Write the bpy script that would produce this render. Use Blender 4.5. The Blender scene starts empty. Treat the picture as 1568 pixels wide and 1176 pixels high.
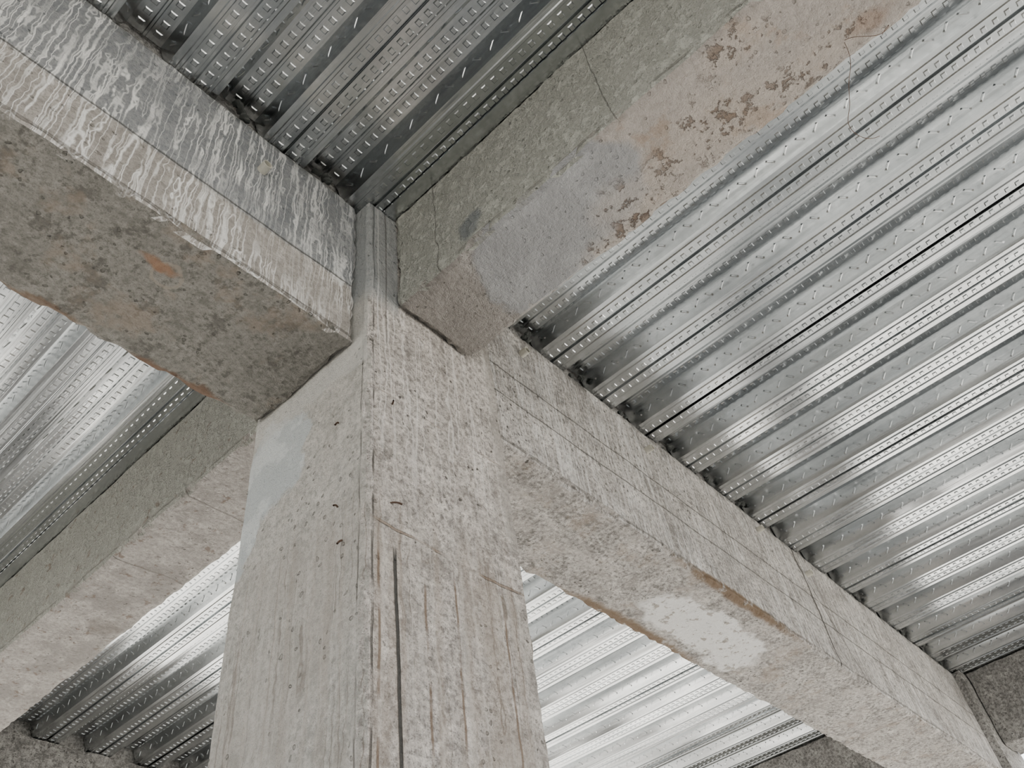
import bpy, bmesh, math, random
from mathutils import Vector, Matrix, noise
random.seed(3)
# ---------------- layout (metres; column = 0.5 m wide) ----------------
WX,WY=.5,.469
X1,X2=.103,.396      # beams running along Y
Y1,Y2=.050,.454      # beams running along X
ZY,ZD=.186,.652      # soffit of Y-beams, underside of deck ; X-beam soffit = 0
ZF=-3.3
XE=4.95; YE=3.74; XW=-4.9; YS=-4.6

# ---------------- node helper ----------------
class M:
    def __init__(s,name):
        s.mat=bpy.data.materials.new(name); s.mat.use_nodes=True
        s.nt=s.mat.node_tree; s.nt.nodes.clear()
        s.out=s.n('ShaderNodeOutputMaterial'); s.b=s.n('ShaderNodeBsdfPrincipled')
        s.l(s.b.outputs[0],s.out.inputs[0])
        s.pos=s.n('ShaderNodeTexCoord').outputs['Object']
    def n(s,t): return s.nt.nodes.new(t)
    def l(s,a,b): s.nt.links.new(a,b)
    def put(s,sock,v):
        if isinstance(v,bpy.types.NodeSocket): s.l(v,sock)
        else:
            if isinstance(v,tuple) and len(v)==3 and sock.type=='RGBA': v=(*v,1)
            sock.default_value=v
    def vm(s,op,a,b=None,scale=None):
        n=s.n('ShaderNodeVectorMath'); n.operation=op; s.put(n.inputs[0],a)
        if b is not None: s.put(n.inputs[1],b)
        if scale is not None: s.put(n.inputs[3],scale)
        return n.outputs[1] if op=='LENGTH' else n.outputs[0]
    def m(s,op,a,b=0.,c=None,clamp=False):
        n=s.n('ShaderNodeMath'); n.operation=op; n.use_clamp=clamp
        s.put(n.inputs[0],a); s.put(n.inputs[1],b)
        if c is not None: s.put(n.inputs[2],c)
        return n.outputs[0]
    def noise(s,scale,detail=4,rough=.55,vec=None,color=False,dist=0.):
        n=s.n('ShaderNodeTexNoise'); s.put(n.inputs['Vector'],vec or s.pos)
        n.inputs['Scale'].default_value=scale; n.inputs['Detail'].default_value=detail
        n.inputs['Roughness'].default_value=rough; n.inputs['Distortion'].default_value=dist
        return n.outputs['Color' if color else 'Fac']
    def vor(s,scale,vec=None,feature='F1'):
        n=s.n('ShaderNodeTexVoronoi'); n.feature=feature; s.put(n.inputs['Vector'],vec or s.pos)
        n.inputs['Scale'].default_value=scale; return n.outputs['Distance']
    def mr(s,v,a,b,c=0.,d=1.,smooth=True):
        n=s.n('ShaderNodeMapRange'); n.interpolation_type='SMOOTHSTEP' if smooth else 'LINEAR'
        s.put(n.inputs[0],v)
        for i,x in enumerate((a,b,c,d)): s.put(n.inputs[i+1],x)
        return n.outputs[0]
    def mix(s,f,a,b,blend='MIX'):
        n=s.n('ShaderNodeMix'); n.data_type='RGBA'; n.blend_type=blend
        s.put(n.inputs[0],f); s.put(n.inputs[6],a); s.put(n.inputs[7],b); return n.outputs[2]
    def xyz(s,v=None):
        n=s.n('ShaderNodeSeparateXYZ'); s.put(n.inputs[0],v or s.pos); return n.outputs
    def warp(s,amp,scale=6.,detail=4):
        c=s.noise(scale,detail,.6,color=True); d=s.vm('SUBTRACT',c,(.5,.5,.5))
        d=s.vm('SCALE',d,scale=amp*2); return s.vm('ADD',s.pos,d)
    def blob(s,c,r,w,soft=.15):
        d=s.vm('DIVIDE',s.vm('SUBTRACT',w,c),r); d=s.vm('LENGTH',d)
        return s.mr(d,1-soft,1+soft,1.,0.)
    def bump(s,h,strength,dist,normal=None):
        n=s.n('ShaderNodeBump'); n.inputs['Strength'].default_value=strength; n.inputs['Distance'].default_value=dist
        s.l(h,n.inputs['Height'])
        if normal is not None: s.l(normal,n.inputs['Normal'])
        return n.outputs[0]

def concrete(name,c1,c2,kind,dark=(.070,.064,.056)):
    s=M(name); X,Y,Z=s.xyz()
    g=s.n('ShaderNodeNewGeometry'); N=s.xyz(g.outputs['True Normal'])
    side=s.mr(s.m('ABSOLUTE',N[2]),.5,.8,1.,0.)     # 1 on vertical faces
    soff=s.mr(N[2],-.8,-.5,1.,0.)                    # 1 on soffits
    w1=s.warp(.045,9,4); w2=s.warp(.012,28,2)
    big=s.noise(2.6,3,.6); mid=s.noise(12,5,.70); fine=s.noise(60,4,.74); mic=s.noise(230,1,.7)
    col=s.mix(s.mr(big,.35,.65),c1,c2)
    col=s.mix(s.mr(mid,.50,.66,0.,.85),col,tuple(x*.58 for x in c1))
    col=s.mix(s.mr(mid,.47,.34,0.,.75),col,tuple(min(1,x*1.40) for x in c2))
    col=s.mix(s.mr(fine,.46,.64,.0,.8),col,tuple(x*.38 for x in c1))
    col=s.mix(s.mr(fine,.46,.32,.0,.65),col,tuple(min(1,x*1.5) for x in c2))
    col=s.mix(s.mr(mic,.56,.70,.0,.6),col,dark)
    h=s.m('ADD',s.m('MULTIPLY',mid,.9),s.m('MULTIPLY',fine,.7)); h=s.m('ADD',h,s.m('MULTIPLY',mic,.10))
    ph=s.vor(34,w2); pm=s.m('MULTIPLY',s.mr(ph,.11,.17,1.,0.),s.mr(big,.45,.55))
    col=s.mix(s.m('MULTIPLY',pm,.85),col,dark); h=s.m('SUBTRACT',h,s.m('MULTIPLY',pm,.9))
    def lay(mask,c,a=1.,dh=0.):
        nonlocal col,h
        if a!=1.: mask=s.m('MULTIPLY',mask,a)
        col=s.mix(mask,col,c)
        if dh: h=s.m('ADD',h,s.m('MULTIPLY',mask,dh))
    def mul(*a):
        r=a[0]
        for q in a[1:]: r=s.m('MULTIPLY',r,q)
        return r
    def veins(sx,sz,width,seed=0.,vec=None,det=1.):
        v=s.vm('ADD',s.vm('MULTIPLY',vec or s.pos,(sx,sx,sz)),(seed,seed*.7,seed*1.3))
        n=s.noise(1.,det,.5,vec=v); return s.mr(s.m('ABSOLUTE',s.m('SUBTRACT',n,.5)),0.,width,1.,0.)
    def line(coord,c0,w,amp=.012,sc=5.):
        q=s.m('ADD',coord,s.m('MULTIPLY',s.m('SUBTRACT',s.noise(sc,3,.6),.5),amp*2))
        return s.mr(s.m('ABSOLUTE',s.m('SUBTRACT',q,c0)),w*.4,w,1.,0.)
    onoff=s.mr(s.noise(8,2,.6),.42,.55,.15,1.)
    wob=s.vm('ADD',s.pos,s.vm('SCALE',s.vm('SUBTRACT',s.noise(16,2,color=True),(.5,.5,.5)),scale=.020))
    rub=s.mr(s.noise(30,4,.7,vec=s.vm('ADD',s.pos,(5.,2.,1.))),.55,.61)
    if kind=='xbeam':
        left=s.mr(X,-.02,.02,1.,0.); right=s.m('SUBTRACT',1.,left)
        lay(mul(soff,left),(.155,.152,.130),.68)  # shade under the left beam painted in as a darker, greenish tone
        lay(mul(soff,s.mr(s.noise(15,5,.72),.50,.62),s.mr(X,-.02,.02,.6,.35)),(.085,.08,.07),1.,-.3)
        lay(mul(soff,s.mr(s.noise(5,4,.7),.52,.64)),(.28,.222,.170),.45)
        lay(mul(soff,right,s.mr(s.noise(9,5,.72),.52,.42)),(.54,.50,.46),.3)
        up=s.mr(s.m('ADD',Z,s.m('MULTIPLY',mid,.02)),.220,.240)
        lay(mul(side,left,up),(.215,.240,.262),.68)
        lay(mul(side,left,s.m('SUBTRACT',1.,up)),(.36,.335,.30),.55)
        r=s.m('MAXIMUM',veins(30,1.0,.030,0.,wob),veins(19,.8,.019,7.,wob))
        r=s.m('MAXIMUM',r,s.m('MULTIPLY',veins(56,2.0,.055,2.,wob),.65))
        r=s.m('MULTIPLY',r,s.mr(s.noise(3.5,2),.34,.50,.3,1.))
        r=s.m('MULTIPLY',r,s.mr(X,-.55,-.10,1.,.75))
        lay(mul(side,r,s.mr(X,.1,.6,1.,.65)),(.92,.92,.90),.92)
        lay(mul(side,line(Z,.228,.004,.006)),dark,.6,-.7)
        lay(mul(side,line(Z,.018,.005,.010)),dark,.5,-.7)
        lay(mul(side,s.mr(X,.4,.5),line(Z,.36,.004,.008)),dark,.6,-.7)
        lay(mul(side,line(X,2.78,.010,.05,3.)),dark,.9,-1.)
        lay(mul(side,line(s.m('ADD',X,s.m('MULTIPLY',Z,.5)),3.05,.006,.06,3.)),dark,.7,-1.)
        lay(line(X,1.45,.003,.01),dark,.35)
        lay(line(X,3.55,.004,.02),dark,.5)
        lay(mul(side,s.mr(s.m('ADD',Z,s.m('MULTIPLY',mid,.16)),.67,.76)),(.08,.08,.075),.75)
        w5=s.warp(.16,6,5)
        pp=s.blob((2.02,.27,0),(.40,.13,.16),w5,.10)
        lay(mul(soff,pp),(.76,.755,.74),.85); lay(mul(pp,s.mr(s.noise(20,4,.7),.56,.61)),(.24,.205,.165),.75)
        # brown broken arrises either side of the pale area
        e=s.m('MAXIMUM',s.blob((1.92,.045,0),(.46,.036,.026),s.warp(.02,14,3),.35),s.blob((1.72,.45,0),(.44,.046,.035),s.warp(.02,14,3),.35))
        lay(mul(e,s.mr(s.noise(11,4,.7),.32,.44)),(.16,.105,.06),.9)
        d=s.vm('LENGTH',s.vm('SUBTRACT',w2,(-.45,.18,0)))
        lay(s.mr(s.m('ABSOLUTE',s.m('SUBTRACT',d,.034)),.002,.006,1.,0.),(.34,.30,.25),.6)
        lay(s.blob((-.48,.165,0),(.035,.012,.03),w1,.5),(.29,.135,.06),.65)
        lay(s.blob((-.25,.455,0),(.14,.028,.04),w1,.3),(.15,.085,.05),.85)
        lay(s.blob((-.62,.45,0),(.10,.018,.03),w1,.3),(.17,.11,.07),.75)
    if kind=='ybeam':
        west=s.mr(N[0],-.8,-.4,1.,0.)
        lay(west,(.355,.365,.320),.75); lay(mul(west,s.mr(s.noise(34,4,.7),.45,.60)),(.57,.58,.52),.55,.45)
        lay(mul(west,line(Z,ZY+.022,.006,.012),onoff),dark,.45,-.6)
        lay(soff,(.40,.37,.342),.5)
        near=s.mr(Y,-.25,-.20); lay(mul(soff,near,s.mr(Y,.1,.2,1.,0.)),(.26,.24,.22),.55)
        rr=mul(soff,s.mr(s.m('ADD',Y,s.m('MULTIPLY',mid,.2)),-.66,-.56,1.,0.))
        lay(rr,(.46,.41,.365),.5); lay(mul(rr,s.mr(s.noise(7,4,.7),.52,.64)),(.36,.26,.185),.5)
        sm=mul(soff,s.m('MAXIMUM',s.blob((.20,-.50,.17),(.17,.26,.085),w1,.06),s.blob((.30,-.36,.17),(.15,.17,.05),w1,.06)))
        lay(sm,(.335,.34,.345),.9,.25)
        lay(mul(sm,s.mr(s.noise(6,4,.6),.48,.6)),(.44,.445,.445),.5)
        for c,r in (((.30,-.66,.186),(.06,.10,.03)),((.29,-.92,.186),(.08,.16,.03)),((.37,-.62,.186),(.035,.16,.03)),((.33,-1.2,.186),(.05,.14,.03)),((.16,-1.08,.186),(.04,.09,.02))):
            q=s.blob(c,r,w1,.45); lay(mul(q,s.m('SUBTRACT',1.,rub)),(.50,.44,.38),.4); lay(mul(q,rub),(.18,.13,.095),.75,-1.2)
        lay(s.blob((.34,-1.34,.186),(.03,.05,.05),w1,.5),(.29,.175,.11),.45)
        lay(mul(west,s.blob((.103,-.29,.27),(.03,.04,.045),w1,.3)),(.17,.19,.20),.75)
        lay(mul(west,line(Y,-.77,.002,.02)),dark,.5,-.4)
        lay(mul(west,line(Y,-.17,.003,.05,4.)),dark,.6)
        lay(mul(soff,line(Y,1.45,.004,.02)),dark,.6); lay(line(Y,1.02,.004,.012),dark,.5)
        q=s.mr(Y,.6,.8)
        lay(mul(q,side),(.265,.265,.24),.5)
        lay(mul(soff,q,s.mr(s.noise(5,4,.7),.48,.6)),(.23,.215,.20),.6); lay(mul(q,s.mr(s.noise(24,4,.7),.6,.66)),(.15,.10,.07),.6)
        lay(mul(soff,s.blob((.3,1.85,.186),(.06,.06,.05),w1,.2)),(.16,.14,.12),.4)
    if kind=='column':
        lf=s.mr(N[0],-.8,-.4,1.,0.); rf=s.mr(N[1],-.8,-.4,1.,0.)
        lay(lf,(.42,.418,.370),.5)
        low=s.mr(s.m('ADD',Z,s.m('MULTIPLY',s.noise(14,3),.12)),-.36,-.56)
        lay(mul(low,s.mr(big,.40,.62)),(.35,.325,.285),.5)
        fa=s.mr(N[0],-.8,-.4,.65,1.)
        vv=s.m('MAXIMUM',veins(24,.35,.020,3.,wob),s.m('MULTIPLY',veins(13,.2,.014,9.,wob),rf))
        lay(mul(vv,s.m('MAXIMUM',low,.10),s.mr(s.noise(3,2),.41,.53),fa),(.13,.105,.08),.75)
        lay(mul(veins(16,.4,.07,5.,wob),s.m('MAXIMUM',low,.25),fa),(.30,.25,.20),.4)
        lay(mul(veins(22,.4,.05,15.,wob),s.m('MAXIMUM',low,.25),fa),(.62,.59,.54),.32)
        lay(mul(rf,veins(26,1.2,.030,4.,wob),s.mr(Z,-.6,-.2)),(.80,.77,.73),.55)
        lay(mul(rf,line(Z,-.585,.005,.020,4.),onoff),(.20,.14,.095),.65,-.5)
        lay(mul(rf,line(Z,-.185,.004,.012,4.),onoff),(.26,.22,.18),.6)
        lay(mul(rf,line(s.m('SUBTRACT',X,s.m('MULTIPLY',Z,-.02)),.066,.0055,.004),s.mr(Z,-.66,-.62,1.,0.)),(.045,.045,.04),.95,-1.3)
        for x0,z0 in ((.035,-.62),(.16,-.66),(.25,-.62),(.405,-.6)):
            lay(mul(rf,line(X,x0,.0045,.010,3.),s.mr(Z,z0-.05,z0,1.,0.),onoff),(.15,.10,.065),.8)
        lay(mul(rf,line(X,.020,.003,.008),onoff),dark,.8,-.8); lay(mul(lf,line(Y,.018,.003,.008),onoff),dark,.7)
        lay(mul(rf,s.mr(s.m('ADD',X,s.m('MULTIPLY',mid,.06)),.47,.50),s.mr(Z,-.5,-.42)),(.32,.30,.27),.6,-.8)
        w4=s.warp(.12,6,4)
        pt=s.m('MAXIMUM',s.blob((0,.34,-.20),(.08,.14,.16),w4,.08),s.blob((0,.44,-.33),(.08,.07,.16),w4,.08))
        lay(mul(lf,pt),(.45,.48,.475),.9); lay(mul(lf,pt,s.mr(s.noise(9,3),.5,.56)),(.64,.66,.64),.55)
        lay(mul(lf,s.mr(s.m('ADD',Z,s.m('MULTIPLY',mid,.08)),-.06,-.04)),(.52,.515,.48),.6)
        top=mul(s.mr(X,.105,.115,1.,0.),s.mr(Z,.12,.22)); lay(top,(.25,.275,.285),.7)
        lay(mul(s.mr(Z,-.02,.02),line(X,.035,.003,.003)),(.6,.6,.58),.6); lay(mul(s.mr(Z,-.02,.02),line(X,.065,.004,.003)),dark,.6)
    s.l(col,s.b.inputs['Base Color'])
    s.b.inputs['Roughness'].default_value=.9; s.b.inputs['Specular IOR Level'].default_value=.25
    s.l(s.bump(h,1.,.018),s.b.inputs['Normal'])
    return s.mat

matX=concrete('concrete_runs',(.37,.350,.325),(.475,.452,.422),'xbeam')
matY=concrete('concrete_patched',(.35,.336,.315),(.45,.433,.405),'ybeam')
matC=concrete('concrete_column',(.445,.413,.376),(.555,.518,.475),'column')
matP=concrete('concrete_plain',(.31,.30,.285),(.38,.37,.35),'plain')

def steel():
    s=M('galvanised_steel')
    v=s.vm('MULTIPLY',s.pos,(1.,.25,1.))
    n=s.noise(9,3,.6,vec=v); sp=s.vor(70)
    c=s.mix(s.mr(n,.35,.65),(.50,.52,.53),(.67,.69,.70)); c=s.mix(s.mr(sp,0.,.9,0.,.25),c,(.40,.425,.44))
    st=s.noise(1,3,.7,vec=s.vm('MULTIPLY',s.pos,(45.,.8,20.)))   # rolling streaks along the sheet
    c=s.mix(s.mr(st,.50,.70,0.,.45),c,(.34,.35,.345))
    s.l(c,s.b.inputs['Base Color']); s.b.inputs['Metallic'].default_value=1.
    s.l(s.mr(st,.3,.7,.11,.26),s.b.inputs['Roughness'])
    h=s.m('ADD',s.m('MULTIPLY',s.noise(5,2,.5,vec=v),.8),s.m('MULTIPLY',st,.12))
    s.l(s.bump(h,.35,.012),s.b.inputs['Normal'])
    return s.mat
matS=steel()
def simple(name,c,rough=.8,metal=0.):
    s=M(name); n=s.noise(30,4,.6)
    s.l(s.mix(s.mr(n,.3,.7),tuple(x*.75 for x in c),c),s.b.inputs['Base Color'])
    s.b.inputs['Roughness'].default_value=rough; s.b.inputs['Metallic'].default_value=metal
    s.l(s.bump(n,.4,.004),s.b.inputs['Normal']); return s.mat
matDark=simple('dark_foam',(.06,.065,.06)); matPVC=simple('grey_plastic_pipe',(.62,.60,.52),.5)
matRust=simple('rusty_wire',(.13,.08,.055),.7,.4)

# ---------------- geometry helpers ----------------
def link(ob,parent=None):
    bpy.context.scene.collection.objects.link(ob)
    if parent: ob.parent=parent
    return ob
def empty(name):
    e=bpy.data.objects.new(name,None); e.empty_display_size=.1; return link(e)
def rough_box(name,lo,hi,mat,step=.03,amp=.0025,chip=.010,parent=None,steps=None):
    """concrete member: gridded box with uneven faces and chipped arrises"""
    bm=bmesh.new(); lo=Vector(lo); hi=Vector(hi); d=hi-lo
    n=[max(2,round(d[i]/(steps[i] if steps else step))) for i in range(3)]
    vs={}
    def V(i,j,k):
        key=(i,j,k)
        if key not in vs: vs[key]=bm.verts.new((lo[0]+d[0]*i/n[0],lo[1]+d[1]*j/n[1],lo[2]+d[2]*k/n[2]))
        return vs[key]
    for ax in range(3):
        a,b=(ax+1)%3,(ax+2)%3
        for e in (0,n[ax]):
            for i in range(n[a]):
                for j in range(n[b]):
                    q=[]
                    for (di,dj) in ((0,0),(1,0),(1,1),(0,1)):
                        c=[0,0,0]; c[ax]=e; c[a]=i+di; c[b]=j+dj; q.append(V(*c))
                    if e==0: q.reverse()
                    bm.faces.new(q)
    for key,v in vs.items():
        on=[(0 if key[i]==0 else (1 if key[i]==n[i] else None)) for i in range(3)]
        p=v.co.copy()
        ed=sum(o is not None for o in on)
        nv=noise.noise_vector(p*7)*amp+noise.noise_vector(p*30)*amp*.5
        v.co=p+nv
        if ed>=2:
            c=.004+max(0.,noise.noise(p*13)+.05)*chip+max(0.,noise.noise(p*45))*chip*.9
            for i in range(3):
                if on[i]==0: v.co[i]+=c
                elif on[i]==1: v.co[i]-=c
    me=bpy.data.meshes.new(name); bm.to_mesh(me); bm.free(); me.materials.append(mat)
    for f in me.polygons: f.use_smooth=False
    return link(bpy.data.objects.new(name,me),parent)

# ---------------- column ----------------
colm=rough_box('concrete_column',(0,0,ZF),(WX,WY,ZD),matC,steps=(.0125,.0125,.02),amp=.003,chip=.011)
rough_box('concrete_column',(XE-.07,0,ZF),(XE+.43,WY,ZD),matP,step=.05)
rough_box('concrete_column',(0,YE-.05,ZF),(WX,YE+.45,ZD),matP,step=.05)
rough_box('concrete_column',(XW-.43,0,ZF),(XW+.07,WY,ZD),matP,step=.05)
rough_box('concrete_column',(0,YS-.45,ZF),(WX,YS+.05,ZD),matP,step=.05)
# ---------------- beams ----------------
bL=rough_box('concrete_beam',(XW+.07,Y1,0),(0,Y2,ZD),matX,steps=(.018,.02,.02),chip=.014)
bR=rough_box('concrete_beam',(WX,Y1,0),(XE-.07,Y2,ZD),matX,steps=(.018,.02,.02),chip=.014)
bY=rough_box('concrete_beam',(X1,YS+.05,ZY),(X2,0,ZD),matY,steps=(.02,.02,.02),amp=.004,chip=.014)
rough_box('concrete_beam',(X1,WY,ZY),(X2,YE-.05,ZD),matY,steps=(.02,.02,.02))
# perimeter beams of the bays
rough_box('concrete_beam',(XE+.03,YS,ZY),(XE+.33,0,ZD),matP,step=.05)
rough_box('concrete_beam',(XE+.03,WY,ZY),(XE+.33,YE,ZD),matP,step=.05)
rough_box('concrete_beam',(XW,YE,0),(0,YE+.4,ZD),matP,step=.05)
rough_box('concrete_beam',(WX,YE,0),(XE+.03,YE+.4,ZD),matP,step=.05)
rough_box('concrete_beam',(XW-.33,YS,ZY),(XW-.03,0,ZD),matP,step=.05)
rough_box('concrete_beam',(XW-.33,WY,ZY),(XW-.03,YE,ZD),matP,step=.05)
rough_box('concrete_beam',(XW,YS-.4,0),(0,YS,ZD),matP,step=.05)
rough_box('concrete_beam',(WX,YS-.4,0),(XE+.03,YS,ZD),matP,step=.05)

# ---------------- steel deck ceiling ----------------
ceil=empty('ceiling')
P=.305; F0=.787; DH=.075
def deck(name,xa,xb,ya,yb):
    bm=bmesh.new()
    # profile of one pitch, offsets from flute (high flange) centre
    prof=[(-.152,.012),(-.149,.012),(-.146,0),(-.112,0),(-.109,-.004),(-.101,-.004),(-.098,0),(-.080,0),(-.050,DH),(-.006,DH),(-.003,DH-.005),(.003,DH-.005),(.006,DH),(.050,DH),(.080,0),(.098,0),(.101,-.004),(.109,-.004),(.112,0),(.146,0),(.149,.012),(.152,.012)]
    pts=[]
    k0=math.floor((xa-F0)/P)-1; k1=math.ceil((xb-F0)/P)+1
    for k in range(k0,k1+1):
        for i,(dx,dz) in enumerate(prof):
            if k%3==0 and i<2:      # side lap: narrow standing lip instead of groove
                if i==0: pts+=[(F0+k*P-.152,ZD+.014),(F0+k*P-.1505,ZD-.006),(F0+k*P-.148,ZD-.006)]
                else: pts+=[(F0+k*P-.1475,ZD)]
                continue
            pts.append((F0+k*P+dx,ZD+dz))
    pts=[p for p in pts if xa<=p[0]<=xb]
    pts=[(xa,pts[0][1])]+pts+[(xb,pts[-1][1])]
    ny=8
    rows=[[bm.verts.new((x,ya+(yb-ya)*j/ny,z)) for x,z in pts] for j in range(ny+1)]
    for j in range(ny):
        for i in range(len(pts)-1): bm.faces.new((rows[j][i],rows[j][i+1],rows[j+1][i+1],rows[j+1][i]))
    def emb(o,u,v,n,lu,lv,h,tap=.6):
        """pressed truncated pyramid centred o, half sizes lu,lv along u,v, rising along n"""
        b=[bm.verts.new(o+u*(a*lu)+v*(c*lv)) for a,c in ((-1,-1),(1,-1),(1,1),(-1,1))]
        t=[bm.verts.new(o+u*(a*lu*tap)+v*(c*lv*tap)+n*h) for a,c in ((-1,-1),(1,-1),(1,1),(-1,1))]
        bm.faces.new(t)
        for q in range(4): bm.faces.new((b[q],b[(q+1)%4],t[(q+1)%4],t[q]))
    yv=Vector((0,1,0)); xv=Vector((1,0,0)); dn=Vector((0,0,-1))
    wl=math.hypot(.030,DH)
    for k in range(k0,k1+1):
        c=F0+k*P
        m=int((yb-ya)/.036)
        for i in range(m):
            y=ya+.02+i*.036
            for dx in (-.129,.129):
                if xa+.02<c+dx<xb-.02: emb(Vector((c+dx,y,ZD)),xv,yv,dn,.0095,.0085,.0030,.7)
            for dx in (-.026,.026):
                if xa+.02<c+dx<xb-.02: emb(Vector((c+dx,y,ZD+DH)),xv,yv,dn,.0105,.0085,.0030,.7)
        m=int((yb-ya)/.055)
        for i in range(m):
            y=ya+.02+i*.055
            for sgn in (-1,1):
                if not xa+.02<c+sgn*.06<xb-.02: continue
                wu=Vector((sgn*.030/wl,0,-DH/wl)); nn=Vector((-sgn*DH/wl,0,-.030/wl))
                mid=Vector((c+sgn*.065,y,ZD+DH/2))
                a=.8 if i%2 else -.8
                u=(wu*math.cos(a)+yv*math.sin(a)); v=nn.cross(u)
                emb(mid,u,v,nn,.017,.004,.0020)
    me=bpy.data.meshes.new(name); bm.to_mesh(me); bm.free(); me.materials.append(matS)
    return link(bpy.data.objects.new(name,me),ceil)
o=.02
deck('deck_panels_1',X2-o,XE+.03+o,YS-o,Y1+o)
deck('deck_panels_2',X2-o,XE+.03+o,Y2-o,YE+o)
deck('deck_panels_3',XW-.03-o,X1+o,YS-o,Y1+o)
deck('deck_panels_4',XW-.03-o,X1+o,Y2-o,YE+o)
def box(name,lo,hi,mat,parent=None):
    bm=bmesh.new(); bmesh.ops.create_cube(bm,size=1)
    for v in bm.verts: v.co=Vector([(lo[i]+hi[i])/2+v.co[i]*(hi[i]-lo[i]) for i in range(3)])
    me=bpy.data.meshes.new(name); bm.to_mesh(me); bm.free(); me.materials.append(mat)
    return link(bpy.data.objects.new(name,me),parent)
t=ZD+DH+.003
for i,(lo,hi) in enumerate([((XW-.3,Y1+.03,ZD-.01),(XE+.3,Y2-.03,t)),((X1+.03,YS,ZD-.01),(X2-.03,YE,t)),((XE+.06,YS,ZD-.01),(XE+.3,YE,t)),((XW-.3,YS,ZD-.01),(XW-.06,YE,t)),((XW,YE+.03,ZD-.01),(XE,YE+.38,t)),((XW,YS-.38,ZD-.01),(XE,YS-.03,t))]):
    box('beam_topping_%d'%(i+1),lo,hi,matP,ceil)
box('roof_slab',(XW-.45,YS-.5,t),(XE+.45,YE+.5,t+.12),matP,ceil)
for i,(x,s_,ya,yb) in enumerate([(X1,-1,YS,Y1-.004),(X2,1,YS,Y1-.004),(X1,-1,Y2+.004,YE),(X2,1,Y2+.004,YE)]):
    box('edge_angle_%d'%(i+1),(min(x,x+s_*.045),ya,ZD-.010),(max(x,x+s_*.045),yb,ZD-.007),matS,ceil)
# foam / mortar plugs at flute mouths
bm=bmesh.new()
for k in range(-18,16):
    c=F0+k*P
    if X1-.1<c<X2+.1: continue
    for yy,sg in ((Y1,-1),(Y2,1)):
        if random.random()<.2: continue
        for q in range(3):
            r=bmesh.ops.create_icosphere(bm,subdivisions=2,radius=1)
            sc=Vector((random.uniform(.008,.020),random.uniform(.008,.016),random.uniform(.006,.012)))
            o_=Vector((c+random.uniform(-.04,.04),yy+sg*random.uniform(-.01,.006),ZD+random.uniform(.0,.05)))
            for v in r['verts']:
                v.co=Vector([v.co[i]*sc[i] for i in range(3)])*(1+.7*noise.noise(v.co*1.6+o_*9))+o_
me=bpy.data.meshes.new('flute_plugs'); bm.to_mesh(me); bm.free(); me.materials.append(matDark); link(bpy.data.objects.new('flute_plugs',me),ceil)

# ---------------- small things on the concrete ----------------
def tube(name,p0,p1,r,mat,hollow=True,seg=24,parent=None):
    bm=bmesh.new(); a=Vector(p0); b=Vector(p1); d=(b-a).normalized(); q=d.to_track_quat('Z','Y'); L=(b-a).length
    rings=[(r,0),(r,L),(r*.8,L),(r*.8,.002)] if hollow else [(r,0),(r,L)]
    R_=[[bm.verts.new(a+q@Vector((rr*math.cos(2*math.pi*i/seg),rr*math.sin(2*math.pi*i/seg),zz))) for i in range(seg)] for rr,zz in rings]
    for A,B in zip(R_,R_[1:]):
        for i in range(seg): bm.faces.new((A[i],A[(i+1)%seg],B[(i+1)%seg],B[i]))
    bm.faces.new(R_[-1])
    me=bpy.data.meshes.new(name); bm.to_mesh(me); bm.free(); me.materials.append(mat)
    return link(bpy.data.objects.new(name,me),parent)
for i,(x,z) in enumerate(((-.34,.459),(.739,.53),(1.494,.527),(2.397,.568),(2.828,.508))):
    tube('plastic_pipe_stub_%d'%(i+1),(x,Y1+.004,z),(x,Y1-.030,z),.014,matPVC,parent=bL if x<0 else bR)
def wire(name,pts,r,mat,parent=None):
    cu=bpy.data.curves.new(name,'CURVE'); cu.dimensions='3D'; cu.bevel_depth=r; cu.bevel_resolution=2
    for pl in pts:
        sp=cu.splines.new('NURBS'); sp.points.add(len(pl)-1); sp.order_u=min(4,len(pl)); sp.use_endpoint_u=True
        for q,pp in zip(sp.points,pl): q.co=(*pp,1)
    cu.materials.append(mat)
    return link(bpy.data.objects.new(name,cu),parent)
wire('rusty_tie_wire',[[(.34,-1.27,.19),(.36,-1.26,.13),(.335,-1.22,.06),(.37,-1.19,0),(.35,-1.15,-.06),(.40,-1.17,-.09),(.43,-1.20,-.06)],
    [(.34,-1.27,.19),(.31,-1.29,.14),(.36,-1.33,.10),(.33,-1.37,.13),(.38,-1.34,.17)]],.0007,matRust,bY)
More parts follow.
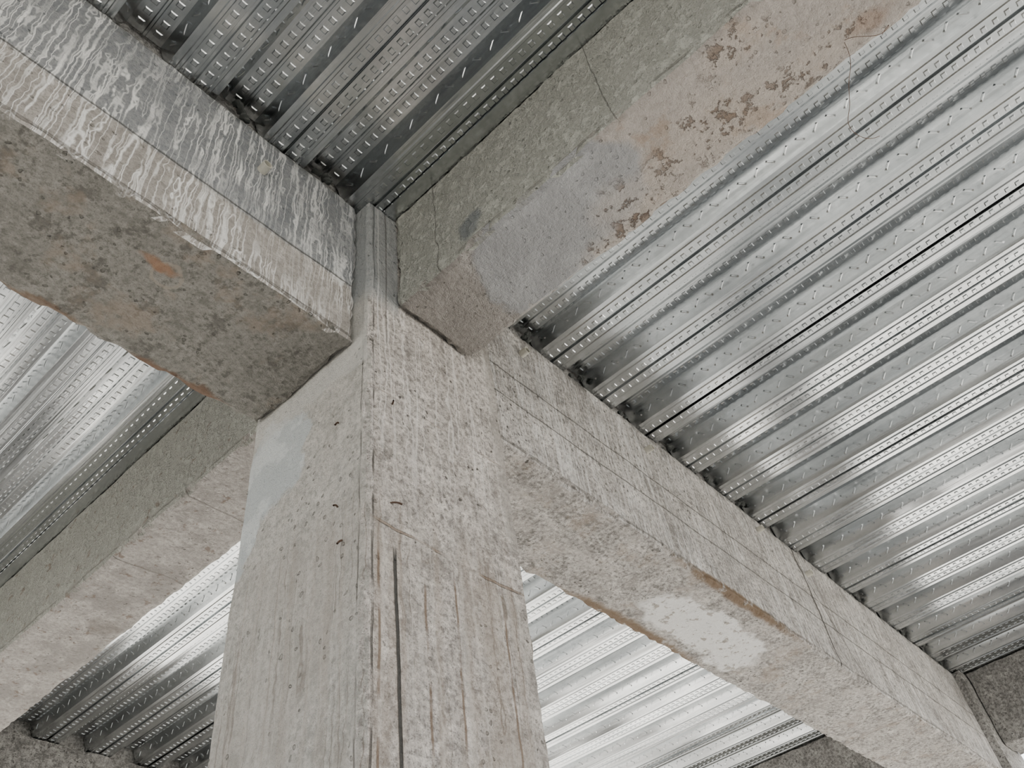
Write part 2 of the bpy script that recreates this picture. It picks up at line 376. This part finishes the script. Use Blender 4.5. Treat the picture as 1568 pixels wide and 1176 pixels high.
for i,((x,y,z),d) in enumerate((((.07,0,-.52),(.012,-.022,-.012)),((.08,0,-.21),(-.01,-.015,-.006)),((0,.10,-.25),(-.014,-.006,-.02)),((0,.09,-.51),(-.018,-.01,-.012)),((0,.07,-.61),(-.012,0,-.014)))):
    wire('rusty_nail_%d'%(i+1),[[(x,y,z),(x+d[0]*.5,y+d[1]*.7,z+d[2]*.2),(x+d[0],y+d[1],z+d[2])]],.0022,matRust,colm)

# ---------------- floor / ground / added west shade wall ----------------
def concfloor():
    s=M('floor_concrete'); n=s.noise(.8,6,.6); f=s.noise(9,6,.7)
    c=s.mix(s.mr(n,.35,.65),(.17,.168,.157),(.26,.255,.238)); c=s.mix(s.mr(f,.5,.7,0.,.4),c,(.12,.12,.11))
    s.l(c,s.b.inputs['Base Color']); s.b.inputs['Roughness'].default_value=.9; s.l(s.bump(f,.4,.01),s.b.inputs['Normal']); return s.mat
box('floor',(XW-1.2,YS-1.2,ZF-.2),(XE+1.2,YE+1.2,ZF),concfloor())
s=M('ground_sand'); n=s.noise(.3,6,.6); s.l(s.mix(n,(.43,.405,.365),(.56,.535,.485)),s.b.inputs['Base Color']); s.b.inputs['Roughness'].default_value=.95
box('ground',(-60,-60,ZF-.6),(60,60,ZF-.2),s.mat)
box('shade_wall_west',(XW-.33,YS-.4,ZF),(XW-.13,YE+.4,-1.2),simple('shade_wall_grey',(.30,.28,.26)))  # unseen low wall, added to darken the west side

# ---------------- light ----------------
w=bpy.data.worlds.new('World'); bpy.context.scene.world=w; w.use_nodes=True
nt=w.node_tree; bg=nt.nodes['Background']; bg.inputs[0].default_value=(.955,.97,1.,1); bg.inputs[1].default_value=4.9
sd=bpy.data.lights.new('sun','SUN'); sd.energy=13; sd.angle=.05; sd.color=(1,.96,.91)
so=link(bpy.data.objects.new('sun',sd)); so.rotation_euler=Vector((.75,.55,1.1)).to_track_quat('Z','Y').to_euler()

# ---------------- camera ----------------
cd=bpy.data.cameras.new('camera'); cam=link(bpy.data.objects.new('camera',cd)); bpy.context.scene.camera=cam
R=Matrix(((0.670791,-0.48717,-0.5592),(-0.732563,-0.552875,-0.397089),(-0.115718,0.676013,-0.727747)))
mw=R.to_4x4(); mw.translation=Vector((-.88227,-1.04143,-1.68332)); cam.matrix_world=mw
cd.sensor_fit='HORIZONTAL'; cd.sensor_width=36; cd.lens=36*1288.7/1568; cd.clip_start=.05
